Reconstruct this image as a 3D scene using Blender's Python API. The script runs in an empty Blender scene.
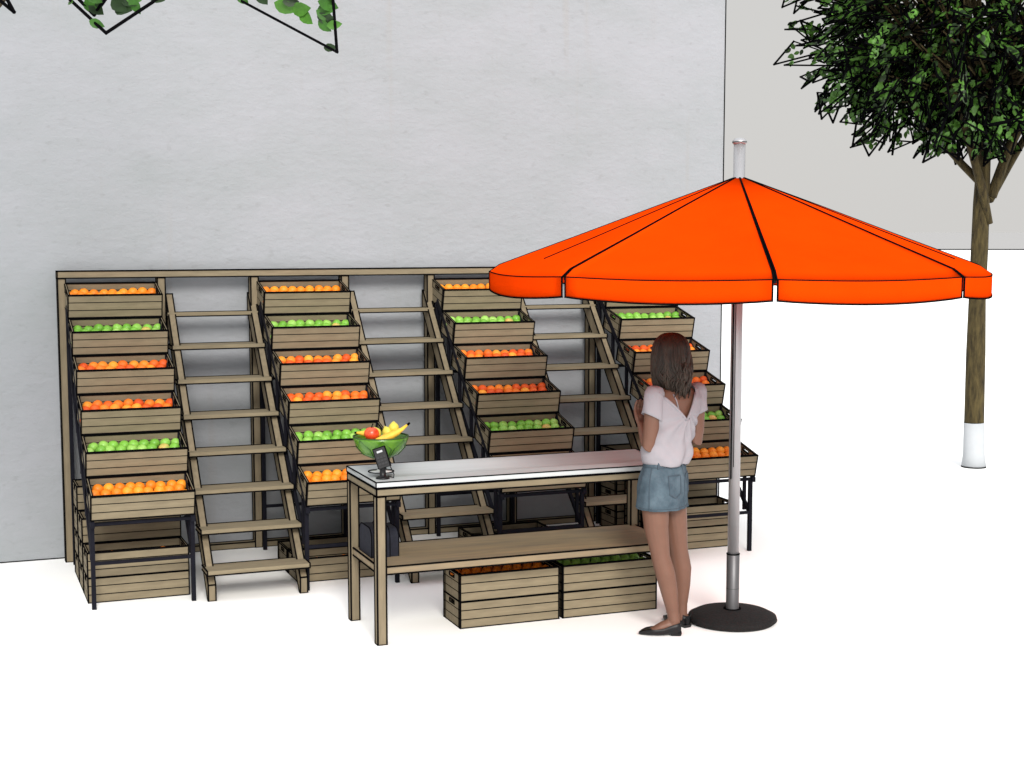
import bpy, math, random
from mathutils import Vector, Matrix
random.seed(7)
R = math.radians
S = bpy.context.scene
COL = S.collection

# ------------------------------------------------------------------ materials
def mat(name, col, rough=0.7, metal=0.0, var=0.0, scale=8.0, stretch=(1, 1, 1), bump=0.0, bscale=40.0,
        spec=0.3, col2=None, rnd=0.0, hue=None):
    m = bpy.data.materials.new(name); m.use_nodes = True
    nt = m.node_tree; N = nt.nodes; Lk = nt.links
    b = N['Principled BSDF']
    b.inputs['Roughness'].default_value = rough
    b.inputs['Metallic'].default_value = metal
    b.inputs['Specular IOR Level'].default_value = spec
    c = (*col, 1)
    b.inputs['Base Color'].default_value = c
    tc = N.new('ShaderNodeTexCoord'); mp = N.new('ShaderNodeMapping')
    mp.inputs['Scale'].default_value = stretch
    Lk.new(tc.outputs['Object'], mp.inputs['Vector'])
    last = None
    if var > 0 or col2:
        nz = N.new('ShaderNodeTexNoise'); nz.inputs['Scale'].default_value = scale
        nz.inputs['Detail'].default_value = 6; nz.inputs['Roughness'].default_value = .65
        Lk.new(mp.outputs[0], nz.inputs['Vector'])
        rp = N.new('ShaderNodeValToRGB')
        rp.color_ramp.elements[0].position = .32; rp.color_ramp.elements[1].position = .68
        a = col2 if col2 else tuple(x * (1 - var) for x in col)
        z = col if col2 else tuple(min(1, x * (1 + var)) for x in col)
        rp.color_ramp.elements[0].color = (*a, 1); rp.color_ramp.elements[1].color = (*z, 1)
        Lk.new(nz.outputs['Fac'], rp.inputs[0]); last = rp.outputs[0]
        Lk.new(last, b.inputs['Base Color'])
    if rnd > 0 or hue:
        oi = N.new('ShaderNodeObjectInfo')
        if hue:
            r2 = N.new('ShaderNodeValToRGB'); r2.color_ramp.interpolation = 'LINEAR'
            e = r2.color_ramp.elements
            e[0].color = (*hue[0], 1); e[1].color = (*hue[-1], 1)
            for i, h in enumerate(hue[1:-1]):
                q = e.new((i + 1) / (len(hue) - 1)); q.color = (*h, 1)
            Lk.new(oi.outputs['Random'], r2.inputs[0])
            mx = N.new('ShaderNodeMix'); mx.data_type = 'RGBA'; mx.blend_type = 'MIX'
            mx.inputs[0].default_value = .25
            Lk.new(r2.outputs[0], mx.inputs[6])
            if last: Lk.new(last, mx.inputs[7])
            else: mx.inputs[7].default_value = c
            Lk.new(mx.outputs[2], b.inputs['Base Color'])
        else:
            hs = N.new('ShaderNodeHueSaturation')
            mr = N.new('ShaderNodeMapRange'); mr.inputs[3].default_value = 1 - rnd; mr.inputs[4].default_value = 1 + rnd
            Lk.new(oi.outputs['Random'], mr.inputs[0]); Lk.new(mr.outputs[0], hs.inputs['Value'])
            if last: Lk.new(last, hs.inputs['Color'])
            else: hs.inputs['Color'].default_value = c
            Lk.new(hs.outputs[0], b.inputs['Base Color'])
    if bump > 0:
        n2 = N.new('ShaderNodeTexNoise'); n2.inputs['Scale'].default_value = bscale; n2.inputs['Detail'].default_value = 5
        Lk.new(mp.outputs[0], n2.inputs['Vector'])
        bp = N.new('ShaderNodeBump'); bp.inputs['Strength'].default_value = bump; bp.inputs['Distance'].default_value = .01
        Lk.new(n2.outputs['Fac'], bp.inputs['Height']); Lk.new(bp.outputs[0], b.inputs['Normal'])
    return m

INK = mat('dark_edge', (.003, .003, .0035), 1, spec=0)
WOODH = mat('wood_boards', (.180, .147, .094), .8, var=.17, scale=9, stretch=(.5, 4, 4), bump=.12, bscale=60, rnd=.05)
WOODV = mat('wood_posts', (.178, .143, .092), .8, var=.17, scale=9, stretch=(4, 4, .5), bump=.12, bscale=60, rnd=.05)
WOODS = mat('wood_shelf', (.27, .20, .115), .7, scale=5, stretch=(.35, 3, 3), col2=(.165, .132, .09), bump=.1)
STEELB = mat('black_metal', (.006, .006, .010), .8, spec=.1, var=.3, scale=5)
FERROUS = mat('pole_metal', (.36, .36, .37), .38, metal=.6, var=.06, scale=3)
SLEEVE = mat('pole_sleeve', (.11, .11, .115), .45, metal=.6, var=.08, scale=3)
ORANGE = mat('orange_canvas', (.70, .041, .0008), .95, var=.09, scale=1.3, bump=.08, bscale=120, spec=0)
RUBBER = mat('black_base', (.007, .006, .006), .9, var=.5, scale=90, bump=.5, bscale=90)
TRAY = mat('crate_liner', (.05, .03, .015), .9, var=.3)
F_ORANGE = mat('orange_skin', (.78, .27, .015), .45, hue=[(.62, .13, .006), (.72, .19, .008), (.78, .28, .02)], bump=.15, bscale=220, var=.15, scale=14)
F_PEACH = mat('peach_skin', (.75, .20, .02), .55, hue=[(.50, .02, .003), (.62, .05, .005), (.72, .14, .01), (.78, .34, .03)], var=.45, scale=16)
F_GREEN = mat('green_apple_skin', (.22, .45, .06), .35, hue=[(.09, .27, .025), (.16, .40, .045), (.32, .52, .13)], var=.25, scale=14)
F_BLUSH = mat('blushed_apple_skin', (.62, .28, .09), .4, col2=(.34, .42, .09), scale=12)

def plaster():
    m = bpy.data.materials.new('rough_plaster'); m.use_nodes = True
    nt = m.node_tree; N = nt.nodes; L = nt.links; b = N['Principled BSDF']
    b.inputs['Roughness'].default_value = .9; b.inputs['Specular IOR Level'].default_value = .15
    tc = N.new('ShaderNodeTexCoord')
    mp = N.new('ShaderNodeMapping'); mp.inputs['Scale'].default_value = (1, 1, 1.9); L.new(tc.outputs['Object'], mp.inputs[0])
    n1 = N.new('ShaderNodeTexNoise'); n1.inputs['Scale'].default_value = 1.1; n1.inputs['Detail'].default_value = 8; n1.inputs['Roughness'].default_value = .62
    L.new(mp.outputs[0], n1.inputs[0])
    r1 = N.new('ShaderNodeValToRGB'); e = r1.color_ramp.elements
    e[0].position = .3; e[0].color = (.250, .266, .276, 1); e[1].position = .7; e[1].color = (.288, .296, .318, 1)
    L.new(n1.outputs[0], r1.inputs[0])
    # faint brownish run marks
    m2 = N.new('ShaderNodeMapping'); m2.inputs['Scale'].default_value = (5.5, 1, .22); L.new(tc.outputs['Object'], m2.inputs[0])
    n2 = N.new('ShaderNodeTexNoise'); n2.inputs['Scale'].default_value = 1.6; n2.inputs['Detail'].default_value = 3; L.new(m2.outputs[0], n2.inputs[0])
    r2 = N.new('ShaderNodeValToRGB'); r2.color_ramp.elements[0].position = .64; r2.color_ramp.elements[1].position = .8
    r2.color_ramp.elements[0].color = (0, 0, 0, 1); r2.color_ramp.elements[1].color = (.35, .35, .35, 1)
    L.new(n2.outputs[0], r2.inputs[0])
    mx = N.new('ShaderNodeMix'); mx.data_type = 'RGBA'; L.new(r2.outputs[0], mx.inputs[0]); L.new(r1.outputs[0], mx.inputs[6]); mx.inputs[7].default_value = (.26, .245, .23, 1)
    # small pits
    n3 = N.new('ShaderNodeTexNoise'); n3.inputs['Scale'].default_value = 13; n3.inputs['Detail'].default_value = 4; L.new(mp.outputs[0], n3.inputs[0])
    r3 = N.new('ShaderNodeValToRGB'); r3.color_ramp.elements[0].position = .28; r3.color_ramp.elements[1].position = .38
    r3.color_ramp.elements[0].color = (.93, .925, .92, 1); r3.color_ramp.elements[1].color = (1, 1, 1, 1)
    L.new(n3.outputs[0], r3.inputs[0])
    mu = N.new('ShaderNodeMix'); mu.data_type = 'RGBA'; mu.blend_type = 'MULTIPLY'; mu.inputs[0].default_value = 1
    L.new(mx.outputs[2], mu.inputs[6]); L.new(r3.outputs[0], mu.inputs[7]); L.new(mu.outputs[2], b.inputs['Base Color'])
    n4 = N.new('ShaderNodeTexNoise'); n4.inputs['Scale'].default_value = 9; n4.inputs['Detail'].default_value = 7; n4.inputs['Roughness'].default_value = .6; L.new(mp.outputs[0], n4.inputs[0])
    bp = N.new('ShaderNodeBump'); bp.inputs['Strength'].default_value = .32; bp.inputs['Distance'].default_value = .03
    L.new(n4.outputs[0], bp.inputs['Height']); L.new(bp.outputs[0], b.inputs['Normal'])
    return m
PLASTER = plaster()

# ------------------------------------------------------------------ mesh builder
class MB:
    def __init__(s): s.v = []; s.f = []; s.m = []; s.sm = []; s.T = None
    def av(s, p):
        p = Vector(p)
        if s.T: p = s.T @ p
        s.v.append(p[:]); return len(s.v) - 1
    def af(s, idx, mi=0, sm=False): s.f.append(idx); s.m.append(mi); s.sm.append(sm)
    def hexa(s, P, mi=0):
        i = [s.av(p) for p in P]
        for q in ((0, 3, 2, 1), (4, 5, 6, 7), (0, 1, 5, 4), (1, 2, 6, 5), (2, 3, 7, 6), (3, 0, 4, 7)):
            s.af([i[k] for k in q], mi)
    def seg(s, p, q, r=.0035, mi=1):
        p = Vector(p); q = Vector(q); d = q - p
        if d.length < 1e-6: return
        d.normalize()
        a = Vector((0, 0, 1)) if abs(d.z) < .9 else Vector((1, 0, 0))
        u = d.cross(a).normalized(); w = d.cross(u).normalized()
        p = p - d * r * .9; q = q + d * r * .9
        c = [(-1, -1), (1, -1), (1, 1), (-1, 1)]
        s.hexa([p + u * r * x + w * r * y for x, y in c] + [q + u * r * x + w * r * y for x, y in c], mi)
    def box(s, a, b, mi=0, ink=.0041, edges=None):
        x0, y0, z0 = a; x1, y1, z1 = b
        P = [(x0, y0, z0), (x1, y0, z0), (x1, y1, z0), (x0, y1, z0), (x0, y0, z1), (x1, y0, z1), (x1, y1, z1), (x0, y1, z1)]
        s.hexa(P, mi)
        if ink:
            for e in ((0, 1), (1, 2), (2, 3), (3, 0), (4, 5), (5, 6), (6, 7), (7, 4), (0, 4), (1, 5), (2, 6), (3, 7)):
                s.seg(P[e[0]], P[e[1]], ink)
    def prism_x(s, yz, x0, x1, mi=0, ink=.0041):
        n = len(yz)
        A = [s.av((x0, y, z)) for y, z in yz]; B = [s.av((x1, y, z)) for y, z in yz]
        s.af(A, mi); s.af(B[::-1], mi)
        for i in range(n): s.af([A[i], B[i], B[(i + 1) % n], A[(i + 1) % n]], mi)
        if ink:
            for i in range(n):
                j = (i + 1) % n
                s.seg((x0, *yz[i]), (x0, *yz[j]), ink); s.seg((x1, *yz[i]), (x1, *yz[j]), ink); s.seg((x0, *yz[i]), (x1, *yz[i]), ink)
    def tube(s, pts, rad, n=10, mi=0, sm=True, caps=True, sx=1, sy=1):
        pts = [Vector(p) for p in pts]
        if not hasattr(rad, '__len__'): rad = [rad] * len(pts)
        t0 = (pts[1] - pts[0]).normalized()
        a = Vector((0, 0, 1)) if abs(t0.z) < .9 else Vector((1, 0, 0))
        u = t0.cross(a).normalized(); rings = []
        for i, p in enumerate(pts):
            t = (pts[min(i + 1, len(pts) - 1)] - pts[max(i - 1, 0)]).normalized()
            u = (u - t * u.dot(t)).normalized(); w = t.cross(u)
            rings.append([s.av(p + (u * math.cos(2 * math.pi * k / n) * sx + w * math.sin(2 * math.pi * k / n) * sy) * rad[i]) for k in range(n)])
        for i in range(len(rings) - 1):
            for k in range(n):
                s.af([rings[i][k], rings[i][(k + 1) % n], rings[i + 1][(k + 1) % n], rings[i + 1][k]], mi, sm)
        if caps:
            s.af(rings[0][::-1], mi); s.af(rings[-1], mi)
    def lathe(s, prof, c=(0, 0, 0), n=24, mi=0, sm=True, capb=True, capt=True):
        rings = []
        for r, z in prof:
            rings.append([s.av((c[0] + r * math.cos(2 * math.pi * k / n), c[1] + r * math.sin(2 * math.pi * k / n), c[2] + z)) for k in range(n)])
        for i in range(len(rings) - 1):
            for k in range(n):
                s.af([rings[i][k], rings[i][(k + 1) % n], rings[i + 1][(k + 1) % n], rings[i + 1][k]], mi, sm)
        if capb: s.af(rings[0][::-1], mi)
        if capt: s.af(rings[-1], mi)
    def loft(s, rings, n=24, mi=0, sm=True, caps=True, sup=2.0):
        """rings: (centre, lateral radius, depth radius, lateral dir (x,y))"""
        out = []
        for c, a, b, d in rings:
            c = Vector(c); ld = Vector((d[0], d[1], 0)).normalized(); fd = Vector((-ld.y, ld.x, 0))
            rr = []
            for k in range(n):
                t = 2 * math.pi * k / n; ct, st = math.cos(t), math.sin(t)
                if sup != 2:
                    ct = math.copysign(abs(ct) ** (2 / sup), ct); st = math.copysign(abs(st) ** (2 / sup), st)
                rr.append(s.av(c + ld * a * ct + fd * b * st))
            out.append(rr)
        for i in range(len(out) - 1):
            for k in range(n): s.af([out[i][k], out[i][(k + 1) % n], out[i + 1][(k + 1) % n], out[i + 1][k]], mi, sm)
        if caps: s.af(out[0][::-1], mi); s.af(out[-1], mi)
    def ball(s, c, r, n=14, mi=0, M=None):
        c = Vector(c); rx, ry, rz = r if hasattr(r, '__len__') else (r, r, r)
        h = n // 2; rings = []
        for i in range(1, h):
            t = math.pi * i / h
            row = []
            for k in range(n):
                q = Vector((rx * math.sin(t) * math.cos(2 * math.pi * k / n), ry * math.sin(t) * math.sin(2 * math.pi * k / n), rz * math.cos(t)))
                if M: q = M @ q
                row.append(s.av(c + q))
            rings.append(row)
        top = Vector((0, 0, rz)); bot = -top
        if M: top = M @ top; bot = M @ bot
        a = s.av(c + top); b = s.av(c + bot)
        for k in range(n):
            s.af([a, rings[0][k], rings[0][(k + 1) % n]], mi, True)
            s.af([b, rings[-1][(k + 1) % n], rings[-1][k]], mi, True)
        for i in range(len(rings) - 1):
            for k in range(n): s.af([rings[i][k], rings[i + 1][k], rings[i + 1][(k + 1) % n], rings[i][(k + 1) % n]], mi, True)
    def mesh(s, name, mats):
        me = bpy.data.meshes.new(name)
        me.from_pydata(s.v, [], s.f)
        for m in mats: me.materials.append(m)
        me.polygons.foreach_set('material_index', s.m)
        me.polygons.foreach_set('use_smooth', s.sm)
        me.update(); return me

def link(name, me, parent=None, loc=(0, 0, 0), rot=(0, 0, 0)):
    o = bpy.data.objects.new(name, me); COL.objects.link(o)
    if parent: o.parent = parent
    o.location = loc; o.rotation_euler = rot
    return o
def obj(name, mb, mats, parent=None, **k):
    if not isinstance(mats, (list, tuple)): mats = [mats, INK]
    return link(name, mb.mesh(name, mats), parent, **k)
def tag(o, label=None, cat=None, group=None, kind=None):
    if label: o['label'] = label
    if cat: o['category'] = cat
    if group: o['group'] = group
    if kind: o['kind'] = kind
    return o
def empty(name, loc, label, cat, group=None, rot=(0, 0, 0)):
    o = bpy.data.objects.new(name, None); COL.objects.link(o); o.empty_display_size = .1
    o.location = loc; o.rotation_euler = rot
    return tag(o, label, cat, group)
def dup(root, loc=None, label=None, group=None, rot=None):
    r = root.copy(); COL.objects.link(r)
    if loc is not None: r.location = loc
    if rot is not None: r.rotation_euler = rot
    if label: r['label'] = label
    if group: r['group'] = group
    for ch in list(root.children):
        c = ch.copy(); COL.objects.link(c); c.parent = r
        for g in list(ch.children):
            d = g.copy(); COL.objects.link(d); d.parent = c
    return r

# ------------------------------------------------------------------ camera
F, YAW, PITCH = 1470.9, .372, .103
CAM = Vector((-.787, -8.35, 2.223))
cd = bpy.data.cameras.new('camera'); cam = bpy.data.objects.new('camera', cd); COL.objects.link(cam)
cd.sensor_width = 36; cd.lens = 36 * F / 1024; cd.clip_end = 6000; cd.clip_start = .05
cam.location = CAM; cam.rotation_euler = (math.pi / 2 - PITCH, 0, -YAW)
S.camera = cam

# ------------------------------------------------------------------ light
SUN_AZ = Vector((-.17, -.9854)); EL = R(31)
w = bpy.data.worlds.new('World'); S.world = w; w.use_nodes = True
nt = w.node_tree; N = nt.nodes; L = nt.links; N.clear()
out = N.new('ShaderNodeOutputWorld')
sky = N.new('ShaderNodeTexSky'); sky.sky_type = 'NISHITA'; sky.sun_disc = False
sky.sun_elevation = EL; sky.sun_rotation = math.atan2(SUN_AZ.x, SUN_AZ.y); sky.dust_density = 3
b1 = N.new('ShaderNodeBackground'); b1.inputs[1].default_value = .05
# nearly even overcast cloud, whiter and brighter overhead
tc = N.new('ShaderNodeTexCoord'); sp = N.new('ShaderNodeSeparateXYZ'); L.new(tc.outputs['Generated'], sp.inputs[0])
rp = N.new('ShaderNodeValToRGB'); e = rp.color_ramp.elements
e[0].position = .0; e[0].color = (.17, .167, .162, 1); e[1].position = .75; e[1].color = (.40, .41, .425, 1)
q = e.new(.17); q.color = (.17, .167, .162, 1)
L.new(sp.outputs[2], rp.inputs[0])
b2 = N.new('ShaderNodeBackground'); b2.inputs[1].default_value = 4.0; L.new(rp.outputs[0], b2.inputs[0])
L.new(sky.outputs[0], b1.inputs[0])
# added sky glow, unseen behind the camera, to light gaps behind the rack
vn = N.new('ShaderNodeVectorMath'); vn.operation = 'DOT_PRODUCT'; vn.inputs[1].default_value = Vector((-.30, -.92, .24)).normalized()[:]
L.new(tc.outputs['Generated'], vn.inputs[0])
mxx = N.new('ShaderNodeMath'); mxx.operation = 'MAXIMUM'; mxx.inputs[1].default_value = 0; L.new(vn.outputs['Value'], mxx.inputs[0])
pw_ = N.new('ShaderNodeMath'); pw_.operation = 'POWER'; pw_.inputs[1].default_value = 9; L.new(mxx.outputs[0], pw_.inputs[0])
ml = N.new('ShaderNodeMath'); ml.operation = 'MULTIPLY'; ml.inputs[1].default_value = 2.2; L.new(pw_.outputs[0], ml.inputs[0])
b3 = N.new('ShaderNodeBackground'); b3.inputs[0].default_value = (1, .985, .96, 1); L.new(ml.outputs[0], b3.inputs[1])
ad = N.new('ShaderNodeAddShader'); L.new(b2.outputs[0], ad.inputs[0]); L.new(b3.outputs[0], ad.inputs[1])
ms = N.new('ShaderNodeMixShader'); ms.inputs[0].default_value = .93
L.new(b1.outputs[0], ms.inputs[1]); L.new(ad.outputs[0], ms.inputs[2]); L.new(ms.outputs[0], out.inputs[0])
sd = bpy.data.lights.new('sun', 'SUN'); sd.energy = 3.3; sd.angle = R(20); sd.color = (1, .96, .9)
so = bpy.data.objects.new('sun', sd); COL.objects.link(so)
dirv = Vector((SUN_AZ.x * math.cos(EL), SUN_AZ.y * math.cos(EL), math.sin(EL)))
so.rotation_euler = dirv.to_track_quat('Z', 'Y').to_euler(); so.location = (6, -6, 8)
S.view_settings.view_transform = 'Standard'; S.view_settings.look = 'None'
S.view_settings.exposure = 0; S.view_settings.gamma = 1; S.view_settings.use_curve_mapping = False

# ------------------------------------------------------------------ setting
WY = 1.985
m = MB(); m.hexa([(-40, -60, -.3), (170, -60, -.3), (170, 118, -.3), (-40, 210, -.3), (-40, -60, 0), (170, -60, 0), (170, 118.2, 0), (-40, 211.5, 0)])
GROUND = mat('pale_paving', (.93, .93, .92), .85, var=.015, scale=.7, spec=.1)
g = obj('ground', m, [GROUND]); tag(g, kind='structure')
# dull plain beyond the paved square, out to the horizon
m = MB(); m.hexa([(-5000, -5000, -.6), (5000, -5000, -.6), (5000, 5000, -.6), (-5000, 5000, -.6), (-5000, -5000, -.31), (5000, -5000, -.31), (5000, 5000, -.31), (-5000, 5000, -.31)])
FIELD = mat('distant_plain', (.33, .325, .32), .95, spec=0)
tag(obj('distant_plain', m, [FIELD]), kind='structure')
# dark kerb on the far border of the paving
m = MB(); m.hexa([(-40, 211.5, -.3), (170, 118.2, -.3), (170, 118.9, -.3), (-40, 212.2, -.3), (-40, 211.5, .13), (170, 118.2, .13), (170, 118.9, .13), (-40, 212.2, .13)])
tag(obj('kerb', m, [INK]), kind='structure')
# the plastered wall
m = MB(); m.hexa([(-9, WY, 0), (5.04, WY, 0), (5.04, WY + .3, 0), (-9, WY + .3, 0), (-9, WY, 4.6), (5.04, WY, 4.6), (5.04, WY + .3, 4.6), (-9, WY + .3, 4.6)])
m.seg((5.04, WY, 0), (5.04, WY, 4.6), .004); m.seg((-9, WY, .002), (5.04, WY, .002), .005)
wl = obj('wall', m, [PLASTER, INK]); tag(wl, 'tall pale grey rough plaster wall behind the crate display', 'wall')

# ------------------------------------------------------------------ fruit things
def sphere_mesh(name, r, mt, n=14, dimple=.0, sz=1.0):
    m = MB(); m.ball((0, 0, 0), (r, r, r * sz), n=n)
    if dimple:
        vv = []
        for p in m.v:
            rr = math.hypot(p[0], p[1]) / r
            k = dimple * max(0, 1 - rr * 2.2)
            vv.append((p[0], p[1], p[2] - math.copysign(k, p[2])))
        m.v = vv
    return m.mesh(name, [mt])
ME_FR = {'orange': sphere_mesh('orange', .0345, F_ORANGE, dimple=.002), 'green_apple': sphere_mesh('green_apple', .0345, F_GREEN, dimple=.007, sz=.92),
         'peach': sphere_mesh('peach', .0345, F_PEACH, dimple=.004, sz=.95), 'blushed_apple': sphere_mesh('blushed_apple', .036, F_BLUSH, dimple=.006, sz=.9)}
CATF = {'orange': 'orange', 'green_apple': 'apple', 'peach': 'peach', 'blushed_apple': 'apple'}
WORDF = {'orange': 'round orange', 'green_apple': 'glossy green apple', 'peach': 'red and yellow peach', 'blushed_apple': 'large pink-blushed apple'}

# ------------------------------------------------------------------ crate
CW, CD, CH = .6, .29, .15
def panel_slats(m, x0, x1, y0, y1, h=CH, lines=True, taper=0):
    g_ = .006; sh = (h - 2 * g_) / 3
    for k in range(3):
        z0 = k * (sh + g_)
        m.box((x0, y0, z0), (x1, y1, z0 + sh), ink=0)
        if k < 2: m.box((x0 + .001, y0 + .001, z0 + sh), (x1 - .001, y1 - .001, z0 + sh + g_), mi=1, ink=0)
def rim(m, x0, x1, y0, y1, h, r):
    for a, b in (((x0, y0), (x1, y0)), ((x1, y0), (x1, y1)), ((x1, y1), (x0, y1)), ((x0, y1), (x0, y0))):
        m.seg((*a, h), (*b, h), r); m.seg((*a, 0), (*b, 0), r)
    for a in ((x0, y0), (x1, y0), (x1, y1), (x0, y1)): m.seg((*a, 0), (*a, h), r)
def crate_meshes():
    t = .012; D = {}
    m = MB(); panel_slats(m, 0, CW, 0, t); rim(m, 0, CW, 0, t, CH, .0038); D['front_panel'] = m
    m = MB(); panel_slats(m, 0, CW, CD - t, CD); rim(m, 0, CW, CD - t, CD, CH, .0038); D['back_panel'] = m
    # end panel with a hand hole through its top slat
    def end(x0, x1):
        m = MB(); g_ = .006; sh = (CH - 2 * g_) / 3
        y0, y1 = t, CD - t
        for k in range(2):
            z0 = k * (sh + g_)
            m.box((x0, y0, z0), (x1, y1, z0 + sh), ink=0)
            m.box((x0 + .001, y0, z0 + sh), (x1 - .001, y1, z0 + sh + g_), mi=1, ink=0)
        z0 = 2 * (sh + g_); z1 = CH; yc = CD / 2; hy = .042; ha = z0 + .012; hb = z1 - .013
        m.box((x0, y0, z0), (x1, yc - hy, z1), ink=0); m.box((x0, yc + hy, z0), (x1, y1, z1), ink=0)
        m.box((x0, yc - hy, z0), (x1, yc + hy, ha), ink=0); m.box((x0, yc - hy, hb), (x1, yc + hy, z1), ink=0)
        for x in (x0, x1):
            for a, b in (((yc - hy, ha), (yc + hy, ha)), ((yc + hy, ha), (yc + hy, hb)), ((yc + hy, hb), (yc - hy, hb)), ((yc - hy, hb), (yc - hy, ha))):
                m.seg((x, *a), (x, *b), .0028)
            for yy in (y0 + .02, y1 - .02): m.seg((x, yy, 0), (x, yy, CH), .0022)
            m.seg((x, y0, CH), (x, y1, CH), .003); m.seg((x, y0, 0), (x, y1, 0), .003)
        return m
    D['end_panel'] = end(0, t); D['end_panel2'] = end(CW - t, CW)
    m = MB(); m.box((t, t, .002), (CW - t, CD - t, .010), ink=0); D['bottom'] = m
    return {k: v.mesh(k.replace('2', ''), [WOODH, INK]) for k, v in D.items()}
CM = crate_meshes()
TRM = MB(); TRM.box((.013, .013, CH - .125), (CW - .013, CD - .013, CH - .108), ink=0); TRAYM = TRM.mesh('liner', [TRAY])
def make_crate(label, group):
    root = empty('wooden_crate', (0, 0, 0), label, 'crate', group)
    for k, me in CM.items():
        link(k.replace('2', ''), me, root)
    link('liner', TRAYM, root)
    return root
proto = [None]
TILT = R(14.5)
def place_crate(loc, label, group, tilt=0.0, rz=0.0):
    if proto[0] is None:
        r = make_crate(label, group); proto[0] = r; r.location = loc; r.rotation_euler = (tilt, 0, rz)
    else:
        r = dup(proto[0], loc, label, group, (tilt, 0, rz))
    return r
HEAP = {}
def fill(loc, tilt, kind, where, level=.034, rz=0.0, rows=4, heap=False):
    """individual fruit lying in one crate; loc is the crate's front lower left corner"""
    M = Matrix.Translation(Vector(loc)) @ Matrix.Rotation(rz, 4, 'Z') @ Matrix.Rotation(tilt, 4, 'X')
    nx = 9; y0, y1 = .048, CD - .047
    for j in range(rows):
        for i in range(nx):
            off = .012 if j % 2 else -.012
            x = .048 + (CW - .096) * i / (nx - 1) + off + random.uniform(-.006, .006)
            y = (y0 + (y1 - y0) * j / 3) + random.uniform(-.004, .004)
            z = CH - level - .042 + .0055 * j + random.uniform(-.006, .004)
            k = kind
            if kind == 'green_apple' and j in (1, 2) and i in (1, 7) and (j == 1) == (i == 1): k = 'blushed_apple'
            MM = M @ Matrix.Translation((x, y, z)) @ Matrix.Rotation(random.uniform(0, 6.28), 4, 'Z') @ Matrix.Rotation(random.uniform(-.9, .9), 4, 'X')
            if heap:
                HEAP.setdefault(kind, []).append(MM); continue
            o = bpy.data.objects.new(k, ME_FR[k]); COL.objects.link(o); o.matrix_world = MM
            tag(o, '%s in the %s' % (WORDF[k], where), CATF[k], '%ss in the %s' % (WORDF[k], where))

COLN = ['leftmost column', 'second column from the left', 'third column from the left', 'rightmost column']
ROWN = ['topmost', 'second highest', 'third highest', 'fourth highest', 'fifth highest', 'lowest tilted']
KIND = ['orange', 'green_apple', 'peach', 'peach', 'green_apple', 'orange']
FN = {'orange': 'oranges', 'green_apple': 'green apples', 'peach': 'red and yellow peaches'}
PX = 1.285
for i in range(4):
    for j in range(6):
        yt, zt = 1.583 - .235 * j, 1.811 - .225 * j
        # front top edge is (yt, zt); lower corner lies CH down the tilted front
        loc = (i * PX, yt + math.sin(TILT) * CH, zt - math.cos(TILT) * CH)
        wh = '%s crate of the %s' % (ROWN[j], COLN[i])
        place_crate(loc, 'crate of %s, %s in the %s' % (FN[KIND[j]], ROWN[j], COLN[i]), 'tilted fruit crates on the black stands', TILT)
        fill(loc, TILT, KIND[j], wh)

# crates stacked on the ground below the stands
def stack(x, y, n, rowname, coln, fruit=None, front=True, level=.03):
    nm = ['bottom', 'second', 'third', 'fourth']
    for k in range(n):
        lv = ('topmost' if k == n - 1 else nm[k]) if n > 1 else 'only'
        lab = 'ground crate under the %s, %s of the %s stack' % (coln, lv, rowname)
        if n == 1: lab = 'single ground crate under the %s, in the %s row' % (coln, rowname)
        place_crate((x, y, k * .1535 + .002), lab, 'crates stacked under the black stands')
    if fruit:
        fill((x, y, (n - 1) * .1535 + .002), 0, fruit, 'top crate of the %s stack under the %s' % (rowname, coln), level=level, rows=3, heap=True)
stack(-.01, .645, 2, 'front', COLN[0], 'orange'); stack(-.01, .945, 3, 'middle', COLN[0]); stack(-.01, 1.245, 4, 'back', COLN[0])
stack(1.285, .70, 1, 'front', COLN[1], 'orange'); stack(1.285, 1.0, 1, 'back', COLN[1])
stack(2.57, .70, 1, 'front', COLN[2]); stack(2.57, 1.0, 1, 'back', COLN[2])
stack(3.855, .68, 2, 'front', COLN[3], 'orange'); stack(3.855, .98, 3, 'middle', COLN[3]); stack(3.855, 1.41, 4, 'back', COLN[3])
# crates under the counter
for k, (x, sd_, fr) in enumerate(((1.885, 'left', 'orange'), (2.512, 'right', 'green_apple'))):
    for n_ in range(2):
        place_crate((x, -.705, .002 + n_ * .1535), 'slatted wooden crate under the counter shelf, %s of the %s pair' % (['lower', 'upper'][n_], sd_), 'crates under the counter')
    fill((x, -.705, .1555), 0, fr, 'upper crate of the %s pair under the counter' % sd_, level=.002, rows=4, heap=True)

for k, Ms in HEAP.items():     # the rest of the fruit, in the crates on the ground
    hm = MB()
    for MM in Ms:
        hm.T = MM; hm.ball((0, 0, 0), .031, n=10)
    tag(obj(k + '_heap', hm, [F_ORANGE if k == 'orange' else F_GREEN]), kind='stuff')

# ------------------------------------------------------------------ wooden frame against the wall
fr = empty('display_rack', (0, 1.87, 0), 'long brown timber frame of posts and rails standing against the plaster wall', 'rack')
m = MB(); m.box((-.045, -.03, 1.917), (4.52, .05, 1.963)); obj('top_beam', m, [WOODH, INK], fr)
m = MB(); m.box((.007, -.015, .0), (4.46, .05, .042)); obj('bottom_rail', m, [WOODH, INK], fr)
for x in (-.044, .606, 1.243, 1.89, 2.53, 3.175, 3.82, 4.462):
    m = MB(); m.box((0, -.025, 0), (.052, .045, 1.914)); o = obj('post', m, [WOODV, INK], fr); o.location = (x, 0, 0)

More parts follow.
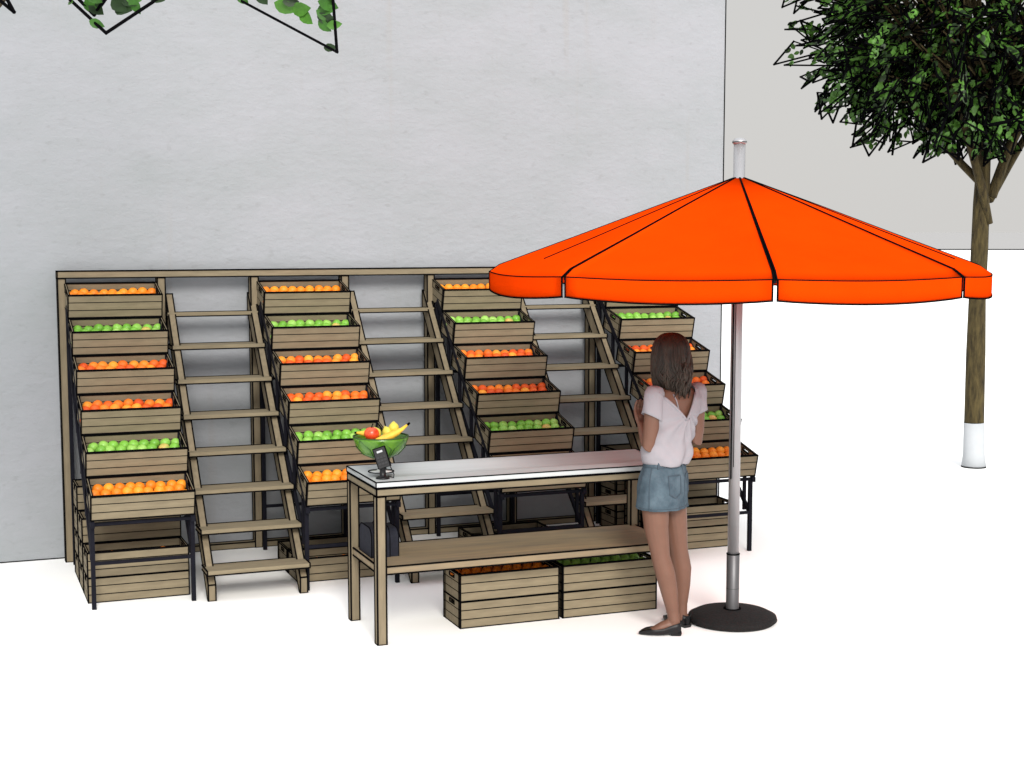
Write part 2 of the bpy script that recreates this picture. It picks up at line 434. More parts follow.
# ------------------------------------------------------------------ stepped black stands
def make_stand():
    root = empty('crate_stand', (0, 0, 0), 'black metal stand carrying the leftmost column of fruit crates', 'stand', 'black metal crate stands')
    a = .0125
    for x in (.008, .592):
        m = MB(); m.box((x - a, .478, 0), (x + a, .503, .52), ink=0); obj('leg', m, [STEELB], root)
        m = MB(); m.box((x - a, 1.745, 0), (x + a, 1.77, 1.72), ink=0); obj('leg', m, [STEELB], root)
        m = MB(); m.prism_x([(.44, .495), (.44, .525), (1.72, 1.745), (1.745, 1.73), (1.75, 1.715)], x - a, x + a, ink=0); obj('sloped_rail', m, [STEELB], root)
        m = MB(); m.prism_x([(.5, .26), (.5, .295), (1.745, 1.475), (1.745, 1.44)], x - a * .8, x + a * .8, ink=0); obj('brace', m, [STEELB], root)
        for k in range(6):
            y = .56 + .235 * k; z = .61 + .225 * k
            m = MB(); m.box((x - a * .8, y, z - .33), (x + a * .8, y + .02, z - .01), ink=0); obj('upright', m, [STEELB], root)
    for (y, z) in [(.478, .50), (.478, .265), (1.745, 1.2), (1.745, .3)] + [(1.6 - .235 * k + .05, 1.811 - .225 * k - .158) for k in range(5)]:
        m = MB(); m.box((.02, y, z), (.58, y + .02, z + .02), ink=0); obj('crossbar', m, [STEELB], root)
    return root
st = make_stand()
for i in range(1, 4): dup(st, (i * PX, 0, 0), 'black metal stand carrying the %s of fruit crates' % COLN[i].replace(' from the left', ''))

# ------------------------------------------------------------------ wooden step ladders
def make_ladder():
    root = empty('step_shelf', (0, 0, 0), 'timber stepped shelf with empty treads, leftmost of three between the crate columns', 'shelf', 'wooden stepped shelves')
    fl = lambda z: .43 + .875 * (z - .10)
    for x in (.670, 1.235):
        m = MB(); m.prism_x([(.43, 0), (.43, .10), (fl(1.80), 1.80), (fl(1.80) + .012, 1.80), (fl(1.80) + .012, 1.66), (.45, .0)], x, x + .045)
        obj('stringer', m, [WOODV, INK], root)
    for k in range(8):
        z = .170 + .2115 * (7 - k); y = .375 + .203 * (7 - k)
        m = MB(); yb = min(y + .19, 1.84); m.box((.658, y, z), (1.284, yb, z + .027), ink=0)
        for a_, b_ in (((.658, y, z), (1.284, y, z)), ((.658, yb, z + .027), (1.284, yb, z + .027)), ((.658, y, z), (.658, y, z + .027)), ((.658, y, z + .027), (.658, yb, z + .027)), ((1.284, y, z + .027), (1.284, yb, z + .027)), ((1.284, y, z), (1.284, y, z + .027)), ((.658, y, z), (.658, yb, z)), ((.658, yb, z), (1.284, yb, z))): m.seg(a_, b_, .004)
        obj('tread', m, [WOODH, INK], root)
    return root
ld = make_ladder()
for i, s_ in ((1, 'middle one'), (2, 'rightmost')): dup(ld, (i * PX, 0, 0), 'timber stepped shelf with empty treads, %s of three between the crate columns' % s_)

# ------------------------------------------------------------------ counter
STEEL = mat('brushed_steel', (.47, .495, .50), .40, metal=.25, var=.05, scale=6, stretch=(.2, 6, 1))
ct = empty('market_counter', (1.355, -.865, 0), 'long timber counter with a grey metal top and a low wooden shelf', 'counter')
CL = 1.83
m = MB()
prof = [(0, .862), (0, .889), (.008, .892), (.14, .892), (.22, .884), (.30, .867), (.40, .869), (.51, .889), (.58, .892), (.603, .892), (.603, .862)]
A = [m.av((0, y, z)) for y, z in prof]; B = [m.av((CL, y, z)) for y, z in prof]
for i in range(len(prof)):
    j = (i + 1) % len(prof); m.af([A[i], B[i], B[j], A[j]], 0, 2 < i < 8)
m.af(A, 0); m.af(B[::-1], 0)
for z in (.892, .862):
    for a, b in (((0, 0), (CL, 0)), ((CL, 0), (CL, .603)), ((CL, .603), (0, .603)), ((0, .603), (0, 0))): m.seg((*a, z), (*b, z), .003)
for a in ((0, 0), (CL, 0), (0, .603), (CL, .603)): m.seg((*a, .862), (*a, .892), .003)
m.box((.001, .001, .857), (CL - .001, .602, .8615), mi=1, ink=0)
obj('metal_top', m, [STEEL, INK], ct)
m = MB(); m.box((.003, .003, .815), (CL - .003, .600, .856)); obj('apron', m, [WOODH, INK], ct)
for x in (0.003, CL - .053):
    for y in (.003, .55):
        m = MB(); m.box((x, y, 0), (x + .05, y + .05, .813)); obj('leg', m, [WOODV, INK], ct)
m = MB(); m.box((.018, .012, .385), (CL - .018, .59, .427), mi=0); m2 = m
obj('shelf', m, [WOODS, INK], ct)

# ------------------------------------------------------------------ parasol
PXY = Vector((3.392, -1.115, 0))
um = empty('parasol', PXY, 'large bright orange eight-panel parasol on a round black base', 'parasol')
m = MB(); m.lathe([(.02, 0), (.235, 0), (.256, .018), (.25, .038), (.21, .058), (.12, .07), (.05, .075)], n=48); obj('base', m, [RUBBER], um)
m = MB(); m.lathe([(.037, .07), (.037, .395), (.0335, .397)], n=28, capb=False)
m.lathe([(.0385, .392), (.0385, .398)], n=28, mi=1); m.lathe([(.05, .074), (.05, .079)], n=28, mi=1); m.lathe([(.0374, .195), (.0374, .1965)], n=28, mi=1)
obj('sleeve', m, [SLEEVE, INK], um)
m = MB(); m.lathe([(.0325, .398), (.0325, 2.715)], n=28); po = obj('pole', m, [FERROUS, INK], um)
cdir = (CAM - PXY); cdir.z = 0; cdir.normalize(); sdir = Vector((-cdir.y, cdir.x, 0))
m = MB(); m.lathe([(.034, 2.708), (.04, 2.713), (.04, 2.725), (.03, 2.737), (.008, 2.743)], n=28); m.lathe([(.0407, 2.716), (.0407, 2.721)], n=28, mi=1); obj('finial', m, [FERROUS, INK], um)
# pull cord and its cleat
pc = cdir * .031 - sdir * .020
m = MB(); m.box((-.0035, -.0035, .83), (.0035, .0035, 1.98), ink=0); o = obj('pull_cord', m, [INK], um); o.location = pc; o.rotation_euler = (0, 0, math.atan2(cdir.y, cdir.x))
pc = cdir * .034 - sdir * .006
m = MB(); m.box((-.0014, -.0014, .9), (.0014, .0014, 1.98), ink=0); o = obj('pull_cord', m, [INK], um); o.location = pc
RR, ZR, ZA = 1.390, 2.002, 2.520
def udir(t): return cdir * math.cos(t) + sdir * math.sin(t)
# find which sense of sdir is to the right of the picture
rightv = Vector((math.cos(YAW), -math.sin(YAW), 0))
if sdir.dot(rightv) < 0: sdir = -sdir
PH = R(7.2); NS = 14
def rim_pt(t, r, z): return udir(t) * r + Vector((0, 0, z))
for k in range(8):
    t0 = PH + k * math.pi / 4; t1 = t0 + math.pi / 4
    m = MB()
    # canopy panel: outer skin, under skin 3 mm lower; slight belly between ribs
    prof = [(.035, ZA), (.45, ZA - .152), (.9, ZA - .32), (1.2, ZA - .430), (1.335, ZA - .480), (RR, ZR)]
    gp = [.001, .005, .008, .010, .011, .012]
    G = []
    for si, dz in ((0, 0), (1, -.004)):
        rows = []
        for (r, z), g_ in zip(prof, gp):
            da = g_ / max(r, .05) * .6; row = []
            for q in range(NS + 1):
                u_ = q / NS; t = t0 + da + (t1 - t0 - 2 * da) * u_
                chord = math.cos(math.pi / 8) / math.cos(t - (t0 + t1) / 2)
                cf = 1 + (chord - 1) * .35 * 1
                bul = math.sin(math.pi * u_)
                zz = z - .010 * bul * (r / RR) + dz
                row.append(m.av(rim_pt(t, r * cf, zz)))
            rows.append(row)
        G.append(rows)
        for a in range(len(rows) - 1):
            for q in range(NS):
                f = [rows[a][q], rows[a][q + 1], rows[a + 1][q + 1], rows[a + 1][q]]
                m.af(f if si else f[::-1], 0, True)
    top, bot = G
    for q in (0, NS):
        for a in range(len(top) - 1): m.af([top[a][q], top[a + 1][q], bot[a + 1][q], bot[a][q]], 0)
    for a in (0, -1):
        for q in range(NS): m.af([top[a][q], top[a][q + 1], bot[a][q + 1], bot[a][q]], 0)
    V = [Vector(p) for p in m.v]
    for q in (0, NS):
        for a in range(len(top) - 1): m.seg(V[top[a][q]], V[top[a + 1][q]], .0042)
    for q in range(NS): m.seg(V[top[-1][q]], V[top[-1][q + 1]], .0028)
    if k not in (0, 7):      # stitched centre seam of the side panels
        tm_ = (t0 + t1) / 2
        for dt in ((0, .016) if k == 1 else (0,)):
            q0 = [rim_pt(tm_ + dt * (1 if r > .3 else 0), r * (1 + (math.cos(math.pi / 8) - 1) * .35), z - .010 * (r / RR) + .001) for r, z in prof[:4]]
            for a_, b_ in zip(q0[:-1], q0[1:]): m.seg(a_, b_, .0034)
    pn = obj('canopy_panel', m, [ORANGE, INK], um)
    # hanging valance flap
    m = MB(); rows = []
    for r, zt in ((RR + .002, 0), (RR + .002, -.05), (RR + .001, -.100)):
        da = .012 / RR; row = []
        for q in range(NS + 1):
            u_ = q / NS; t = t0 + da + (t1 - t0 - 2 * da) * u_
            chord = math.cos(math.pi / 8) / math.cos(t - (t0 + t1) / 2); cf = 1 + (chord - 1) * .35
            zz = ZR - .010 * math.sin(math.pi * u_) + zt - (.012 * math.sin(math.pi * u_) ** .7 if zt < -.09 else 0)
            row.append((rim_pt(t, r * cf, zz), rim_pt(t, (r - .004) * cf, zz)))
        rows.append(row)
    I = [[(m.av(a), m.av(b)) for a, b in row] for row in rows]
    for a in range(2):
        for q in range(NS):
            m.af([I[a][q][0], I[a + 1][q][0], I[a + 1][q + 1][0], I[a][q + 1][0]], 0, True)
            m.af([I[a][q][1], I[a][q + 1][1], I[a + 1][q + 1][1], I[a + 1][q][1]], 0, True)
    for q in (0, NS):
        for a in range(2): m.af([I[a][q][0], I[a][q][1], I[a + 1][q][1], I[a + 1][q][0]], 0)
        m.seg(rows[0][q][0], rows[2][q][0], .0035)
    for q in range(NS):
        m.af([I[2][q][0], I[2][q][1], I[2][q + 1][1], I[2][q + 1][0]], 0)
        m.seg(rows[2][q][0], rows[2][q + 1][0], .004)
    obj('valance', m, [ORANGE, INK], um)
    # rib beneath the seam and its strut
    m = MB(); m.tube([rim_pt(t0, .04, ZA - .02), rim_pt(t0, .9, ZA - .335), rim_pt(t0, 1.335, ZA - .495), rim_pt(t0, RR - .01, ZR - .014)], .009, n=6); obj('rib', m, [STEELB], um)
    m = MB(); m.tube([rim_pt(t0, .05, 1.98), rim_pt(t0, .75, ZA - .29)], .007, n=6); obj('strut', m, [STEELB], um)
m = MB(); m.lathe([(.034, 1.95), (.055, 1.955), (.055, 2.0), (.034, 2.005)], n=20); obj('runner', m, [STEELB], um)

# ------------------------------------------------------------------ things on the counter
DZ = .892
bx_, by_ = 1.480, -.531
BOWL = mat('green_glass', (.10, .24, .012), .25, col2=(.03, .11, .008), scale=9, spec=.5, var=.1)
bw = empty('fruit_bowl', (bx_, by_, DZ), 'green leaf-patterned footed bowl on the left end of the counter', 'bowl')
m = MB(); m.lathe([(.012, .076), (.055, .082), (.10, .104), (.134, .142), (.152, .185), (.156, .202), (.152, .202), (.146, .186), (.128, .148), (.095, .113), (.05, .092), (.01, .09)], n=36, capb=True, capt=True)
for k in range(36):
    a = 2 * math.pi * k / 36; b = 2 * math.pi * (k + 1) / 36
    m.seg((.153 * math.cos(a), .153 * math.sin(a), .202), (.153 * math.cos(b), .153 * math.sin(b), .202), .0032)
for k in range(7):   # moulded leaf ribs on the outside
    a = 2 * math.pi * k / 7
    pr = [(.055, .081), (.101, .103), (.136, .142), (.154, .190)]
    for s_ in (-1, 1):
        for q in range(3):
            aa = a + s_ * .45 * math.sin(q / 3 * math.pi); ab = a + s_ * .45 * math.sin((q + 1) / 3 * math.pi)
            m.seg((pr[q][0] * math.cos(aa), pr[q][0] * math.sin(aa), pr[q][1]), (pr[q + 1][0] * math.cos(ab), pr[q + 1][0] * math.sin(ab), pr[q + 1][1]), .0016, 1)
obj('basin', m, [BOWL, mat('green_glass_rim', (.02, .06, .008), .4)], bw)
GLASS = mat('clear_foot', (.72, .74, .74), .12, spec=.6)
m = MB(); m.lathe([(.07, 0), (.071, .003), (.03, .008), (.012, .02), (.011, .078)], n=30)
for k in range(30):
    a = 2 * math.pi * k / 30; b = 2 * math.pi * (k + 1) / 30
    m.seg((.071 * math.cos(a), .071 * math.sin(a), .004), (.071 * math.cos(b), .071 * math.sin(b), .004), .0025)
obj('foot', m, [GLASS, INK], bw)
vr = Vector((.93, -.36, 0)); vf = Vector((.36, .93, 0))     # directions used to lay the fruit out
def bp(r, f, z): return Vector((bx_, by_, DZ)) + vr * r + vf * f + Vector((0, 0, z))
RED = mat('red_apple_skin', (.58, .03, .008), .3, col2=(.68, .09, .02), scale=18, spec=.5)
m = MB(); m.ball((0, 0, 0), (.042, .042, .039), n=20)
m.v = [(p[0], p[1], p[2] - math.copysign(.008 * max(0, 1 - math.hypot(p[0], p[1]) / .018), p[2])) for p in m.v]
ap = obj('red_apple', m, [RED]); ap.location = bp(-.046, -.05, .222); tag(ap, 'red apple at the front left of the green bowl', 'apple')
m = MB(); m.tube([(0, 0, .028), (.003, 0, .045), (.009, 0, .056)], [.003, .003, .004], n=6); obj('stem', m, [INK], ap)
BAN = mat('banana_skin', (.66, .40, .04), .5, var=.12, scale=20)
def banana(pts, label):
    m = MB(); n = len(pts)
    m.tube(pts, [.008, .017, .021, .021, .018, .011, .006], n=7)
    bo = obj('banana', m, [BAN, INK]); tag(bo, label, 'banana', 'bananas in the bowl')
    m = MB(); m.tube([pts[-1], Vector(pts[-1]) + (Vector(pts[-1]) - Vector(pts[-2])) * .5], [.0075, .006], n=6); obj('stalk', m, [INK], bo)
arc = lambda a, b, lift, f0, f1: [bp(a + (b - a) * t, f0 + (f1 - f0) * t, .188 + lift(t)) for t in [k / 6 for k in range(7)]]
banana(arc(-.02, .150, lambda t: .005 + .075 * t * t, -.09, -.03), 'yellow banana slanting up over the right rim of the bowl')
banana(arc(-.005, .128, lambda t: .008 + .05 * t * t, -.055, .04), 'yellow banana tucked behind the slanting one')
banana(arc(.0, -.135, lambda t: .02 + .012 * t, .0, .0), 'yellow banana pointing left behind the red apple')
LEM = mat('lemon_skin', (.52, .45, .06), .4, var=.12, scale=20, bump=.2, bscale=150)
for (r, f, z, lab) in ((.035, .03, .218, 'pale yellow lemon in the middle of the bowl'), (.07, .035, .243, 'yellow green lemon on top at the right of the bowl'), (-.03, .06, .21, 'yellow lemon at the back of the bowl')):
    m = MB(); m.ball((0, 0, 0), (.030, .030, .030), n=16); m.v = [(p[0], p[1], p[2] * (1 + .35 * max(0, 1 - math.hypot(p[0], p[1]) / .016))) for p in m.v]
    o = obj('lemon', m, [LEM]); o.location = bp(r, f, z); o.rotation_euler = (random.uniform(-.4, .4), .5 * random.uniform(-1, 1), 0); tag(o, lab, 'lemon', 'lemons in the bowl')

# payment terminal on a little stand
BLK = mat('black_plastic', (.005, .005, .006), .4, spec=.3)
SCR = mat('screen_glass', (.35, .36, .37), .15, spec=.6)
tm = empty('card_terminal', (1.426, -.75, DZ), 'small black payment terminal on a round stand in front of the bowl', 'terminal')
m = MB(); m.lathe([(.038, 0), (.038, .006), (.030, .011), (.017, .014), (.017, .05), (.021, .055), (.021, .06)], n=24); obj('stand', m, [BLK], tm)
tilt = Matrix.Translation((-.004, .0, .112)) @ Matrix.Scale(.88, 4) @ Matrix.Rotation(-R(21), 4, 'Z') @ Matrix.Rotation(R(-19), 4, 'Y') @ Matrix.Rotation(R(-18), 4, 'X')
m = MB(); m.T = tilt
m.box((-.038, -.014, -.058), (.038, .014, .066), ink=.0025); m.box((-.034, -.018, -.062), (.034, .010, -.055), ink=0)
bd = obj('body', m, [BLK, INK], tm)
m = MB(); m.T = tilt; m.box((-.018, -.0172, .034), (.018, -.0150, .047), ink=0); obj('screen', m, [SCR], tm)
KEY = mat('grey_keys', (.014, .014, .016), .5)
for a in range(3):
    for b in range(3):
        m = MB(); m.T = tilt; m.box((-.027 + a * .02, -.0185, -.045 + b * .021), (-.013 + a * .02, -.0145, -.032 + b * .021), ink=0); obj('key', m, [KEY], tm)
m = MB(); m.tube([tilt @ Vector((.03, .012, -.05)), (.05, 0, .05), (.062, -.005, .02), (.058, -.01, .004), (.045, .05, .004)], .003, n=6); obj('cable', m, [BLK], tm)

# bag on the lower shelf
NAVY = mat('navy_fabric', (.009, .010, .018), .8, var=.25, scale=30, bump=.2, bscale=160)
bg = empty('bag', (1.47, -.50, .427), 'dark navy box bag with a rounded top on the counter shelf', 'bag')
def rounded(w_, h_, r, n=6):
    P = [(-w_ / 2, 0), (w_ / 2, 0)]
    for k in range(n + 1):
        a = math.pi / 2 * k / n; P.append((w_ / 2 - r + r * math.cos(a), h_ - r + r * math.sin(a)))
    for k in range(n + 1):
        a = math.pi / 2 + math.pi / 2 * k / n; P.append((-w_ / 2 + r + r * math.cos(a), h_ - r + r * math.sin(a)))
    return P
# slab sections one behind the other along x; profile lies in the y-z plane
for nm_, pr_, xa, xb in (('main_pocket', rounded(.25, .165, .06), -.075, .030), ('front_pocket', rounded(.235, .155, .06), .0325, .083)):
    m = MB(); m.prism_x(pr_, xa, xb, ink=0)
    for x in (xa, xb):
        for a_, b_ in zip(pr_, pr_[1:] + pr_[:1]): m.seg((x, *a_), (x, *b_), .0022)
    obj(nm_, m, [NAVY, INK], bg)
m = MB(); m.tube([(-.02, -.04, .16), (-.02, -.03, .174), (-.02, .03, .174), (-.02, .04, .16)], .006, n=6); obj('handle', m, [NAVY], bg)

# ------------------------------------------------------------------ trees
BARK = mat('bark', (.080, .060, .022), .95, col2=(.014, .010, .004), scale=9, stretch=(3.2, 3.2, .7), bump=1, bscale=14)
LIME = mat('white_lime_paint', (.40, .42, .44), .8, var=.04, scale=6)
LEAF = [mat('leaf_mid', (.045, .12, .014), .5, var=.25, scale=20), mat('leaf_dark', (.012, .03, .006), .5, var=.25, scale=20), mat('leaf_light', (.075, .19, .028), .5, var=.2, scale=20)]
LEAFN = [mat('broad_leaf_mid', (.022, .085, .006), .5, var=.3, scale=20), mat('broad_leaf_dark', (.008, .024, .004), .5, var=.25, scale=20), mat('broad_leaf_light', (.040, .13, .010), .5, var=.3, scale=20)]
def leaf(m, c, d, nrm, ln, wd, mi):
    d = d.normalized(); s_ = d.cross(nrm)
    if s_.length < 1e-3: s_ = d.orthogonal()
    s_.normalize(); nn = s_.cross(d)
    prf = [(0, 0), (.14, .30), (.34, .47), (.58, .44), (.80, .26), (1, 0)]
    P = [c + d * ln * a_ + s_ * wd * b_ + nn * wd * b_ * .25 for a_, b_ in prf] + [c + d * ln * a_ - s_ * wd * b_ + nn * wd * b_ * .25 for a_, b_ in prf[-2:0:-1]] + [c + d * ln * .5]
    i = [m.av(p) for p in P]
    for a in range(10): m.af([i[10], i[a], i[(a + 1) % 10]], mi, True)
def spray(m, A, B, C, nl, tw, fac=.75, lsz=.085):
    """angular dark twigs from A (inner) out to B and C, with leaves hung between them"""
    m.seg(A, B, tw, 3); m.seg(B, C, tw, 3); m.seg(C, A, tw * .8, 3)
    nr = (B - A).cross(C - A)
    if nr.length < 1e-6: return
    nr.normalize()
    for _ in range(nl):
        u_ = random.random(); v_ = random.random()
        if u_ + v_ > 1: u_, v_ = 1 - u_, 1 - v_
        p = A + (B - A) * u_ + (C - A) * v_
        d = (B + C) / 2 - A; d = d.normalized() + Vector((random.uniform(-1, 1), random.uniform(-1, 1), random.uniform(-1, .5))) * .8
        n2 = (nr + Vector((random.uniform(-1, 1),) * 3) * .3)
        ln = lsz * random.uniform(.7, 1.25); leaf(m, p - d.normalized() * ln * .5, d, n2, ln, ln * .62, random.choices((0, 1, 2), (.5, .28, .22))[0])
def proj(p):
    d = p - CAM
    fw = Vector((math.sin(YAW) * math.cos(PITCH), math.cos(YAW) * math.cos(PITCH), -math.sin(PITCH))); r = Vector((math.cos(YAW), -math.sin(YAW), 0)); u_ = r.cross(fw)
    z = d.dot(fw)
    if z < .2: return (-9999, -9999)
    return (512 + F * d.dot(r) / z, 384 - F * d.dot(u_) / z)
def make_tree(base, label, trunk, limbs, cc, cr, nsp, tw, seed, avoid=None, extra=None, lsz=.085):
    random.seed(seed)
    root = empty('street_tree', base, label, 'tree', 'trees around the market stand')
    m = MB(); m.tube([p for p, r in trunk], [r for p, r in trunk], n=16)
    # knobbly bark outline
    m.v = [(p[0] * (1 + .03 * math.sin(p[2] * 31)), p[1], p[2]) for p in m.v]
    obj('trunk', m, [BARK, INK], root)
    m = MB(); r0 = trunk[0][1]; t1 = Vector(trunk[1][0]); m.tube([Vector(trunk[0][0]), Vector(trunk[0][0]) * .7 + t1 * .3, t1 * .95 + Vector(trunk[0][0]) * .05], [r0 * 1.14, r0 * .99, r0 * .94], n=20); m.lathe([(r0 * 1.15, .0), (r0 * 1.15, .012)], n=20, mi=1); m.lathe([(r0 * .93, .42), (r0 * .93, .43)], c=(-.012, 0, 0), n=20, mi=1)
    obj('painted_base', m, [LIME, INK], root)
    for pts, r in limbs:
        m = MB(); m.tube(pts, r, n=8); obj('limb', m, [BARK], root)
    cm = MB(); k = 0; guard = 0; cc = Vector(cc)
    while k < nsp and guard < nsp * 30:
        guard += 1
        d = Vector((random.gauss(0, 1), random.gauss(0, 1), random.gauss(0, 1))).normalized()
        rr = random.uniform(.35, .88) ** .6
        irr = 1 + .09 * math.sin(5 * d.x + 3 * d.z) + .07 * math.sin(9 * d.y + 4 * d.x)
        A = cc + Vector((d.x * cr[0], d.y * cr[1], d.z * cr[2])) * rr * irr * .86
        A.z = max(A.z, cc.z - cr[2] * random.uniform(.80, .86))
        o1 = (d + Vector((random.uniform(-1, 1), random.uniform(-1, 1), random.uniform(-.9, .45))) * .75).normalized()
        ln = random.uniform(.22, .5)
        B = A + o1 * ln; C = A + (o1 + Vector((random.uniform(-1, 1), random.uniform(-1, 1), random.uniform(-1, 1))) * .8).normalized() * ln * random.uniform(.6, 1)
        if min(B.z, C.z) < cc.z - cr[2] * 1.04: continue
        if avoid:
            bad = False
            for P_ in (A, B, C):
                x, y = proj(P_ + Vector(base))
                if y > -25 and x > -80: bad = True
            if bad: continue
        spray(cm, A, B, C, random.randint(9, 15), tw, lsz=lsz)
        k += 1
    # branchlets linking the sprays to the limbs
    for _ in range(nsp // 7):
        d = Vector((random.gauss(0, 1), random.gauss(0, 1), random.gauss(0, .8))).normalized()
        p0 = cc + Vector((0, 0, -cr[2] * .5)) + Vector((random.uniform(-.2, .2), random.uniform(-.2, .2), 0)); p2 = cc + Vector((d.x * cr[0], d.y * cr[1], d.z * cr[2])) * .8
        if avoid and proj(p2 + Vector(base))[1] > -20: continue
        cm.tube([p0, (p0 + p2) / 2 + Vector((0, 0, -.1)), p2], [.02, .013, .006], n=5, mi=4)
    if extra: extra(cm, Vector(base))
    obj('crown', cm, (LEAFN if avoid else LEAF) + [INK, BARK], root)
    return root
V = Vector
trunk = [(V((.0, 0, 0)), .10), (V((-.012, 0, .45)), .090), (V((-.018, 0, 1.1)), .088), (V((-.022, 0, 1.6)), .079), (V((-.014, 0, 2.05)), .078), (V((-.01, 0, 2.5)), .074), (V((.0, 0, 2.9)), .062), (V((.05, 0, 3.3)), .045), (V((.0, 0, 4.6)), .02)]
limbs = [([V((.035, -.065, 2.30)), V((-.07, -.08, 2.62)), V((-.25, -.1, 3.05)), V((-.5, -.1, 3.7)), V((-.7, 0, 4.4))], [.034, .042, .036, .024, .01]),
         ([V((.06, -.05, 2.55)), V((.22, -.08, 3.0)), V((.50, -.1, 3.5)), V((.9, 0, 4.2))], [.05, .045, .035, .015]),
         ([V((.05, -.03, 2.52)), V((.33, .05, 2.85)), V((.65, .1, 3.25)), V((1.1, .2, 3.9))], [.045, .04, .03, .014]),
         ([V((.05, .0, 2.62)), V((-.12, .15, 2.85)), V((-.4, .3, 3.2)), V((-.8, .5, 3.9))], [.04, .035, .03, .014]),
         ([V((.05, .05, 2.7)), V((.05, .35, 3.2)), V((.1, .7, 4.0))], [.04, .035, .015])]
make_tree((8.33, 2.94, 0), 'leafy tree with a white-painted trunk base, right of the parasol', trunk, limbs, (.05, 0, 4.30), (1.84, 1.84, 1.44), 1900, .0074, 11, lsz=.074)
# second tree, its trunk just outside the left edge
base2 = V((-.96, -2.06, 0)) - V((.9316, -.3635, 0)) * .15
def hang(m, base):
    fwd = V((math.sin(YAW), math.cos(YAW), 0)); up = V((0, 0, 1)); rg = V((math.cos(YAW), -math.sin(YAW), 0))
    def at(px, py, k):
        fw = V((math.sin(YAW) * math.cos(PITCH), math.cos(YAW) * math.cos(PITCH), -math.sin(PITCH))); r = rg; u_ = r.cross(fw)
        return CAM + (fw + r * ((px - 512) / F) + u_ * ((384 - py) / F)) * k - base
    for (a, b, c, k, nl) in (((234, -3), (337, 52), (332, -14), 6.0, 17), ((64, -6), (106, 33), (168, -8), 5.7, 9), ((66, -14), (94, 15), (112, -10), 5.8, 8), ((-25, -20), (14, 12), (-6, -25), 5.5, 3),
                             ((150, -30), (160, -4), (240, -30), 6.1, 4), ((250, -20), (238, -2), (330, -40), 6.2, 10)):
        spray(m, at(*a, k + .05), at(*b, k), at(*c, k - .06), nl, .0052, lsz=.08)
make_tree(base2, 'leafy tree whose lowest sprays hang into the top left corner', [(p, r * 1.0) for p, r in trunk], limbs, (.05, 0, 4.45), (1.75, 1.75, 1.5), 90, .0052, 5, avoid=True, extra=hang, lsz=.08)

# ------------------------------------------------------------------ the woman
random.seed(3)
OW = V((2.91, -1.24, 0)); vd = V((OW.x - CAM.x, OW.y - CAM.y, 0)).normalized(); er = V((vd.y, -vd.x, 0)); ef = vd
def Wp(r, f, z): return er * r + ef * f + V((0, 0, z))
def Ld(deg):
    t = R(deg); d = er * math.cos(t) + ef * math.sin(t); return (d.x, d.y)
def Fd(deg):
    t = R(deg); return -er * math.sin(t) + ef * math.cos(t)
def remesh(mb, name, vox, smooth=4, mats=None, cut=None, disp=None, thick=0):
    me = mb.mesh('tmp', [])
    o = bpy.data.objects.new('tmp', me); COL.objects.link(o)
    md = o.modifiers.new('r', 'REMESH'); md.mode = 'VOXEL'; md.voxel_size = vox; md.use_smooth_shade = True
    if smooth:
        sm = o.modifiers.new('s', 'SMOOTH'); sm.factor = .5; sm.iterations = smooth
    dg = bpy.context.evaluated_depsgraph_get(); ev = o.evaluated_get(dg)
    nm = bpy.data.meshes.new_from_object(ev); bpy.data.objects.remove(o)
    vs = [v.co.copy() for v in nm.vertices]; ns = [v.normal.copy() for v in nm.vertices]
    if disp: vs2 = [v + n * disp(v, n) for v, n in zip(vs, ns)]
    else: vs2 = vs
    fs = [tuple(p.vertices) for p in nm.polygons]
    if cut:
        keep = [not cut(v, n) for v, n in zip(vs, ns)]
        fs = [f for f in fs if all(keep[i] for i in f)]
    used = sorted({i for f in fs for i in f}); mp = {a: b for b, a in enumerate(used)}
    r = bpy.data.meshes.new(name); r.from_pydata([vs2[i][:] for i in used], [], [[mp[i] for i in f] for f in fs])
    for p in r.polygons: p.use_smooth = True
    for q in mats or []: r.materials.append(q)
    r.update(); return r
SKIN = mat('skin', (.138, .067, .044), .5, var=.07, scale=9, spec=.35)
HAIR = mat('brown_hair', (.050, .033, .022), .6, col2=(.010, .007, .005), scale=22, stretch=(1, 1, .25), spec=.35)
SHIRT = mat('pale_pink_cotton', (.285, .272, .295), .9, var=.04, scale=6, bump=.1, bscale=300, spec=.1)
DENIM = mat('washed_denim', (.092, .130, .158), .9, col2=(.045, .068, .088), scale=10, bump=.3, bscale=240, spec=.1)
SEAM = mat('denim_seam', (.05, .07, .09), .9)
SHOE = mat('black_leather', (.005, .005, .006), .45, spec=.3)
pw = empty('person', OW, 'woman in a pale pink top, short denim skirt and black flats at the counter', 'person')
b = MB()
# trunk
TR = [(-.035, .08, .74, .13, .09, 66), (-.033, .08, .82, .155, .108, 66), (-.028, .08, .90, .155, .108, 64), (-.022, .08, .98, .122, .09, 60), (-.010, .08, 1.06, .117, .083, 55), (.008, .08, 1.15, .128, .09, 50),
      (.024, .08, 1.24, .145, .095, 42), (.032, .08, 1.31, .157, .085, 39), (.034, .08, 1.355, .128, .065, 39), (.032, .08, 1.385, .07, .052, 42), (.022, .08, 1.42, .048, .048, 48), (.005, .083, 1.48, .047, .05, 52)]
b.loft([(Wp(r, f, z), a, d, Ld(t)) for r, f, z, a, d, t in TR], n=28)
